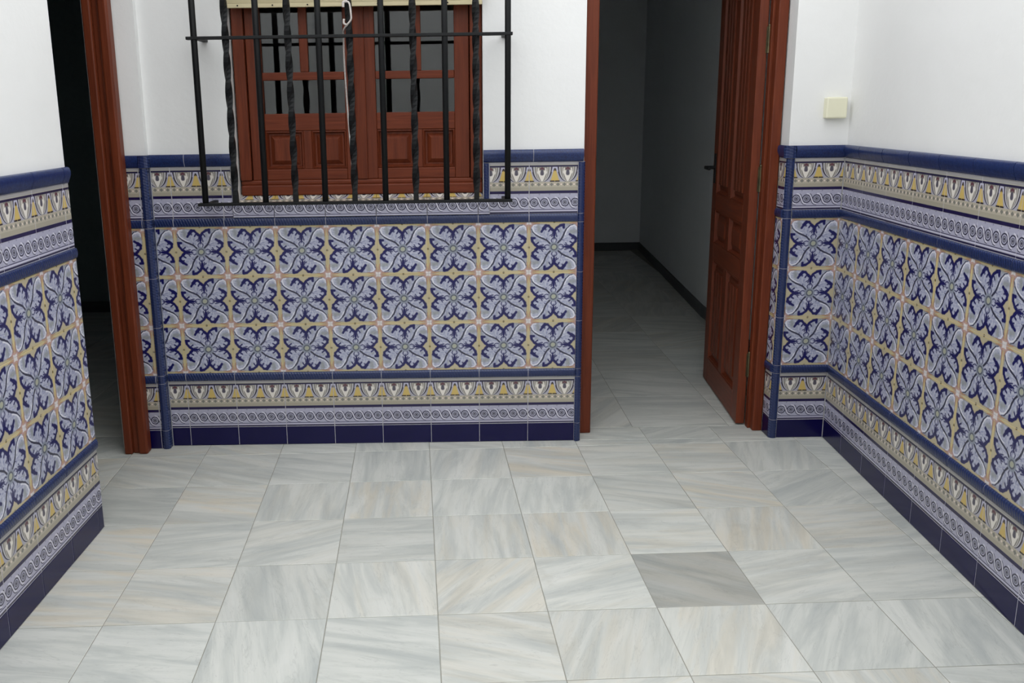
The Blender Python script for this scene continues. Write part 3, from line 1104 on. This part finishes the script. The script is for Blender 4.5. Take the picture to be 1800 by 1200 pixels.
# now local x = 0 at the free edge and LW at the hinge edge, seen face at y = 0
def lst(name, x0, x1, z0, z1, up=True, y0=0.0, bev=0.003):
    bm = bmesh.new(); box(bm, x0, x1, y0, LT, z0, z1, bev)
    return obj(name, bm, WOODV if up else WOODH, leaf)
ST = 0.088
c0, c1, c2, c3 = ST, 0.318, 0.377, LW - ST
lst('stile', 0, ST, 0, LH); lst('stile', LW - ST, LW, 0, LH)
for a, b in ((0, 0.125), (0.615, 0.70), (0.855, 0.935), (LH - 0.12, LH)):
    lst('rail', c0, c3, a, b, False)
for a, b in ((0.125, 0.615), (0.70, 0.855), (0.935, LH - 0.12)):
    lst('mullion', c1, c2, a, b)
    for x0, x1 in ((c0, c1), (c2, c3)):
        bm = bmesh.new()
        if b - a > 0.3:
            raised_panel(bm, x0, x1, a, b, 0.004, 0.010, 0.014, 0.03)
            # long reeded boards on the tall panels
            n = 3
            for k in range(n):
                xa = x0 + 0.036 + k * (x1 - x0 - 0.072) / n
                box(bm, xa + 0.004, xa + (x1 - x0 - 0.072) / n - 0.004, 0.002, 0.011, a + 0.045, b - 0.045, 0.002)
        else:
            raised_panel(bm, x0, x1, a, b, 0.004, 0.004, 0.014, 0.045)
        obj('raised_panel', bm, WOODV, leaf)
# hinges between leaf and jamb
for z in (0.272, 1.056, 1.60):
    bm = bmesh.new()
    bmesh.ops.create_cone(bm, cap_ends=True, segments=10, radius1=0.0055, radius2=0.0055, depth=0.10, matrix=Matrix.Translation((1.5225 - dx, 0.1435 - dy, z)))
    box(bm, 1.514 - dx, 1.526 - dx, 0.1470 - dy, 0.1500 - dy, z - 0.05, z + 0.05)
    bmesh.ops.create_uvsphere(bm, u_segments=8, v_segments=6, radius=0.006, matrix=Matrix.Translation((1.5225 - dx, 0.1435 - dy, z + 0.054)))
    obj('hinge', bm, BRASS, door)
# lever on the leaf
bm = bmesh.new()
box(bm, 0.030, 0.058, -0.004, 0.0, 0.98, 1.12, 0.001)
bmesh.ops.create_cone(bm, cap_ends=True, segments=10, radius1=0.008, radius2=0.008, depth=0.045, matrix=Matrix.Translation((0.044, -0.024, 1.055)) @ Matrix.Rotation(PI / 2, 4, 'X'))
box(bm, 0.036, 0.13, -0.052, -0.040, 1.047, 1.063, 0.004)
obj('lever_handle', bm, IRON, leaf)

# ------------------------------------------------------------------ door 2 (frame of the left doorway)
d2 = structure(empty('door_2', (-1.03, -0.38, 0)))
ex, ey = -1.03, -0.38
def est(name, x0, x1, y0, y1, z0, z1, up=True, bev=0.005):
    bm = bmesh.new(); box(bm, x0 - ex, x1 - ex, y0 - ey, y1 - ey, z0, z1, bev)
    return obj(name, bm, WOODV if up else WOODH, d2)
est('jamb', -1.018, -0.980, -0.092, -0.0385, 0, 2.10, bev=0.008)
est('rebate_strip', -1.044, -1.016, -0.078, -0.0385, 0, 2.10, bev=0.006)
est('rebate_strip', -1.075, -1.042, -0.092, -0.0385, 0, 2.10, bev=0.006)
est('jamb', -1.075, -0.985, -SL + 0.004, -SL + 0.055, 0, 2.10)
est('head_rail', -1.075, -0.985, -SL + 0.004, -0.0385, 2.10, 2.155, False)

# ------------------------------------------------------------------ window grille
GY = -0.12
gr = empty('window_grille', (-0.095, GY, 1.01))
tag(gr, 'black wrought iron grille of straight and twisted bars in front of the brown wooden window', 'grille')
GZ0, GZ1 = 1.012, 2.30


def bar_mesh(twisted):
    bm = bmesh.new()
    L = GZ1 - GZ0
    r = 0.0118
    if not twisted:
        bmesh.ops.create_cone(bm, cap_ends=True, segments=10, radius1=0.0115, radius2=0.0115, depth=L, matrix=Matrix.Translation((0, 0, L / 2)))
        for f in bm.faces: f.smooth = len(f.verts) == 4
    else:
        n = 72
        prev = None
        for i in range(n + 1):
            z = L * i / n
            # plain ends, twisted middle
            a = PI / 4 + max(0.0, z - 0.04) * 2 * PI / 0.40
            ring = [bm.verts.new((r * 1.15 * math.cos(a + k * PI / 2), r * 1.15 * math.sin(a + k * PI / 2), z)) for k in range(4)]
            if prev:
                for k in range(4):
                    bm.faces.new((prev[k], prev[(k + 1) % 4], ring[(k + 1) % 4], ring[k]))
            else: bm.faces.new(ring[::-1])
            prev = ring
        bm.faces.new(prev)
    me = bpy.data.meshes.new('bar')
    bm.normal_update(); bm.to_mesh(me); bm.free(); me.materials.append(IRON)
    return me


plain, twist = bar_mesh(False), bar_mesh(True)
GX = [-0.663, -0.548, -0.435, -0.321, -0.209, -0.097, 0.019, 0.134, 0.250, 0.363, 0.480]
for i, x in enumerate(GX):
    o = objm('twisted_bar' if i % 2 else 'bar', twist if i % 2 else plain, gr)
    o.location = (x + 0.095, 0, GZ0 - 1.01)
for z in (1.013, 1.617, 2.22):
    bm = bmesh.new(); box(bm, -0.690 + 0.095, 0.497 + 0.095, -0.014, 0.014, z - 0.0055 - 1.01, z + 0.0055 - 1.01, 0.0015)
    obj('rail', bm, IRON, gr)
    for x in (-0.655, 0.474):
        bm = bmesh.new(); box(bm, x - 0.010 + 0.095, x + 0.010 + 0.095, 0.010, -GY + PY + 0.002 if z > 1.2 else -GY + 0.002, z - 0.005 - 1.01, z + 0.005 - 1.01, 0.0015)
        obj('wall_bracket', bm, IRON, gr)

# ------------------------------------------------------------------ roller blind and its cord
bl = empty('roller_blind', (-0.087, -0.022, 1.73))
tag(bl, 'cream slatted roller blind rolled part way down over the top of the wooden window', 'blind')
nsl = 9
for k in range(nsl):
    z0 = 0.016 + k * 0.046
    bm = bmesh.new()
    prism(bm, [(-0.006, z0), (-0.0085, z0 + 0.012), (-0.0085, z0 + 0.034), (-0.005, z0 + 0.0445), (0.004, z0 + 0.0445), (0.0055, z0 + 0.02), (0.004, z0)], 'x', -0.476, 0.478)
    obj('slat', bm, CREAM, bl)
bm = bmesh.new(); box(bm, -0.476, 0.478, -0.007, 0.006, 0.0, 0.0155, 0.002)
o = obj('bottom_rail', bm, CREAM, bl)
for x in (-0.43, -0.30, -0.17, -0.04, 0.09, 0.22, 0.35):
    bm = bmesh.new(); bmesh.ops.create_cone(bm, cap_ends=True, segments=8, radius1=0.0028, radius2=0.0028, depth=0.003, matrix=Matrix.Translation((x, -0.0078, 0.008)) @ Matrix.Rotation(PI / 2, 4, 'X'))
    obj('rivet', bm, IRON, o)


def tube(bm, pts, r, seg=6):
    prev = None
    for i, p in enumerate(pts):
        p = Vector(p)
        t = (Vector(pts[min(i + 1, len(pts) - 1)]) - Vector(pts[max(i - 1, 0)])).normalized()
        s = t.cross(Vector((0, 1, 0.01))).normalized(); q = t.cross(s)
        ring = [bm.verts.new(p + r * (math.cos(2 * PI * k / seg) * s + math.sin(2 * PI * k / seg) * q)) for k in range(seg)]
        if prev:
            for k in range(seg):
                f = bm.faces.new((prev[k], prev[(k + 1) % seg], ring[(k + 1) % seg], ring[k])); f.smooth = True
        else: bm.faces.new(ring[::-1])
        prev = ring
    bm.faces.new(prev)
    bmesh.ops.recalc_face_normals(bm, faces=bm.faces[:])


def smooth(pts, n=6):
    out = []
    for i in range(len(pts) - 1):
        p0, p1, p2, p3 = [Vector(pts[max(0, min(len(pts) - 1, k))]) for k in (i - 1, i, i + 1, i + 2)]
        for k in range(n):
            t = k / n
            out.append(0.5 * ((2 * p1) + (p2 - p0) * t + (2 * p0 - 5 * p1 + 4 * p2 - p3) * t * t + (3 * p1 - p0 - 3 * p2 + p3) * t ** 3))
    out.append(Vector(pts[-1]))
    return out


# the cord is a thing of its own: it hangs in front of the blind, caught over the middle bar
cd = empty('blind_cord', (-0.105, -0.060, 1.03))
tag(cd, 'thin white pull cord hanging from the blind down the middle of the window', 'cord')
path = [(-0.098, -0.138, 1.735), (-0.090, -0.139, 1.725), (-0.086, -0.140, 1.69), (-0.087, -0.139, 1.672), (-0.102, -0.134, 1.655), (-0.116, -0.112, 1.64), (-0.121, -0.090, 1.618),
        (-0.123, -0.075, 1.52), (-0.121, -0.060, 1.40), (-0.117, -0.050, 1.27), (-0.112, -0.045, 1.14), (-0.110, -0.030, 1.06), (-0.110, -0.012, 1.0135)]
bm = bmesh.new()
tube(bm, smooth([(x + 0.105, y + 0.060, z - 1.03) for x, y, z in path]), 0.0034)
obj('cord', bm, CORD, cd)
bm = bmesh.new()
tube(bm, smooth([(x + 0.105, y + 0.060, z - 1.03) for x, y, z in [(-0.098, -0.138, 1.735), (-0.112, -0.139, 1.732), (-0.113, -0.139, 1.715)]]), 0.0045)
o = obj('knot', bm, CORD, cd)
bm = bmesh.new()
tube(bm, smooth([(x + 0.105, y + 0.060, z - 1.03) for x, y, z in [(-0.104, -0.134, 1.655), (-0.113, -0.137, 1.66), (-0.112, -0.137, 1.675)]]), 0.004)
o = obj('loose_end', bm, CORD, cd)

# ------------------------------------------------------------------ junction box on the right of the doorway
jb = empty('junction_box', (1.738, PY, 1.336))
tag(jb, 'square cream plastic junction box on the white wall between doorway and corner', 'electrical box')
bm = bmesh.new(); box(bm, -0.038, 0.038, -0.018, 0.0005, -0.038, 0.038, 0.003)
obj('back_box', bm, BOX, jb)
bm = bmesh.new(); box(bm, -0.040, 0.040, -0.034, -0.018, -0.040, 0.040, 0.006)
obj('cover', bm, BOX, jb)
print('slabs', slabs, 'objects', len(bpy.data.objects))
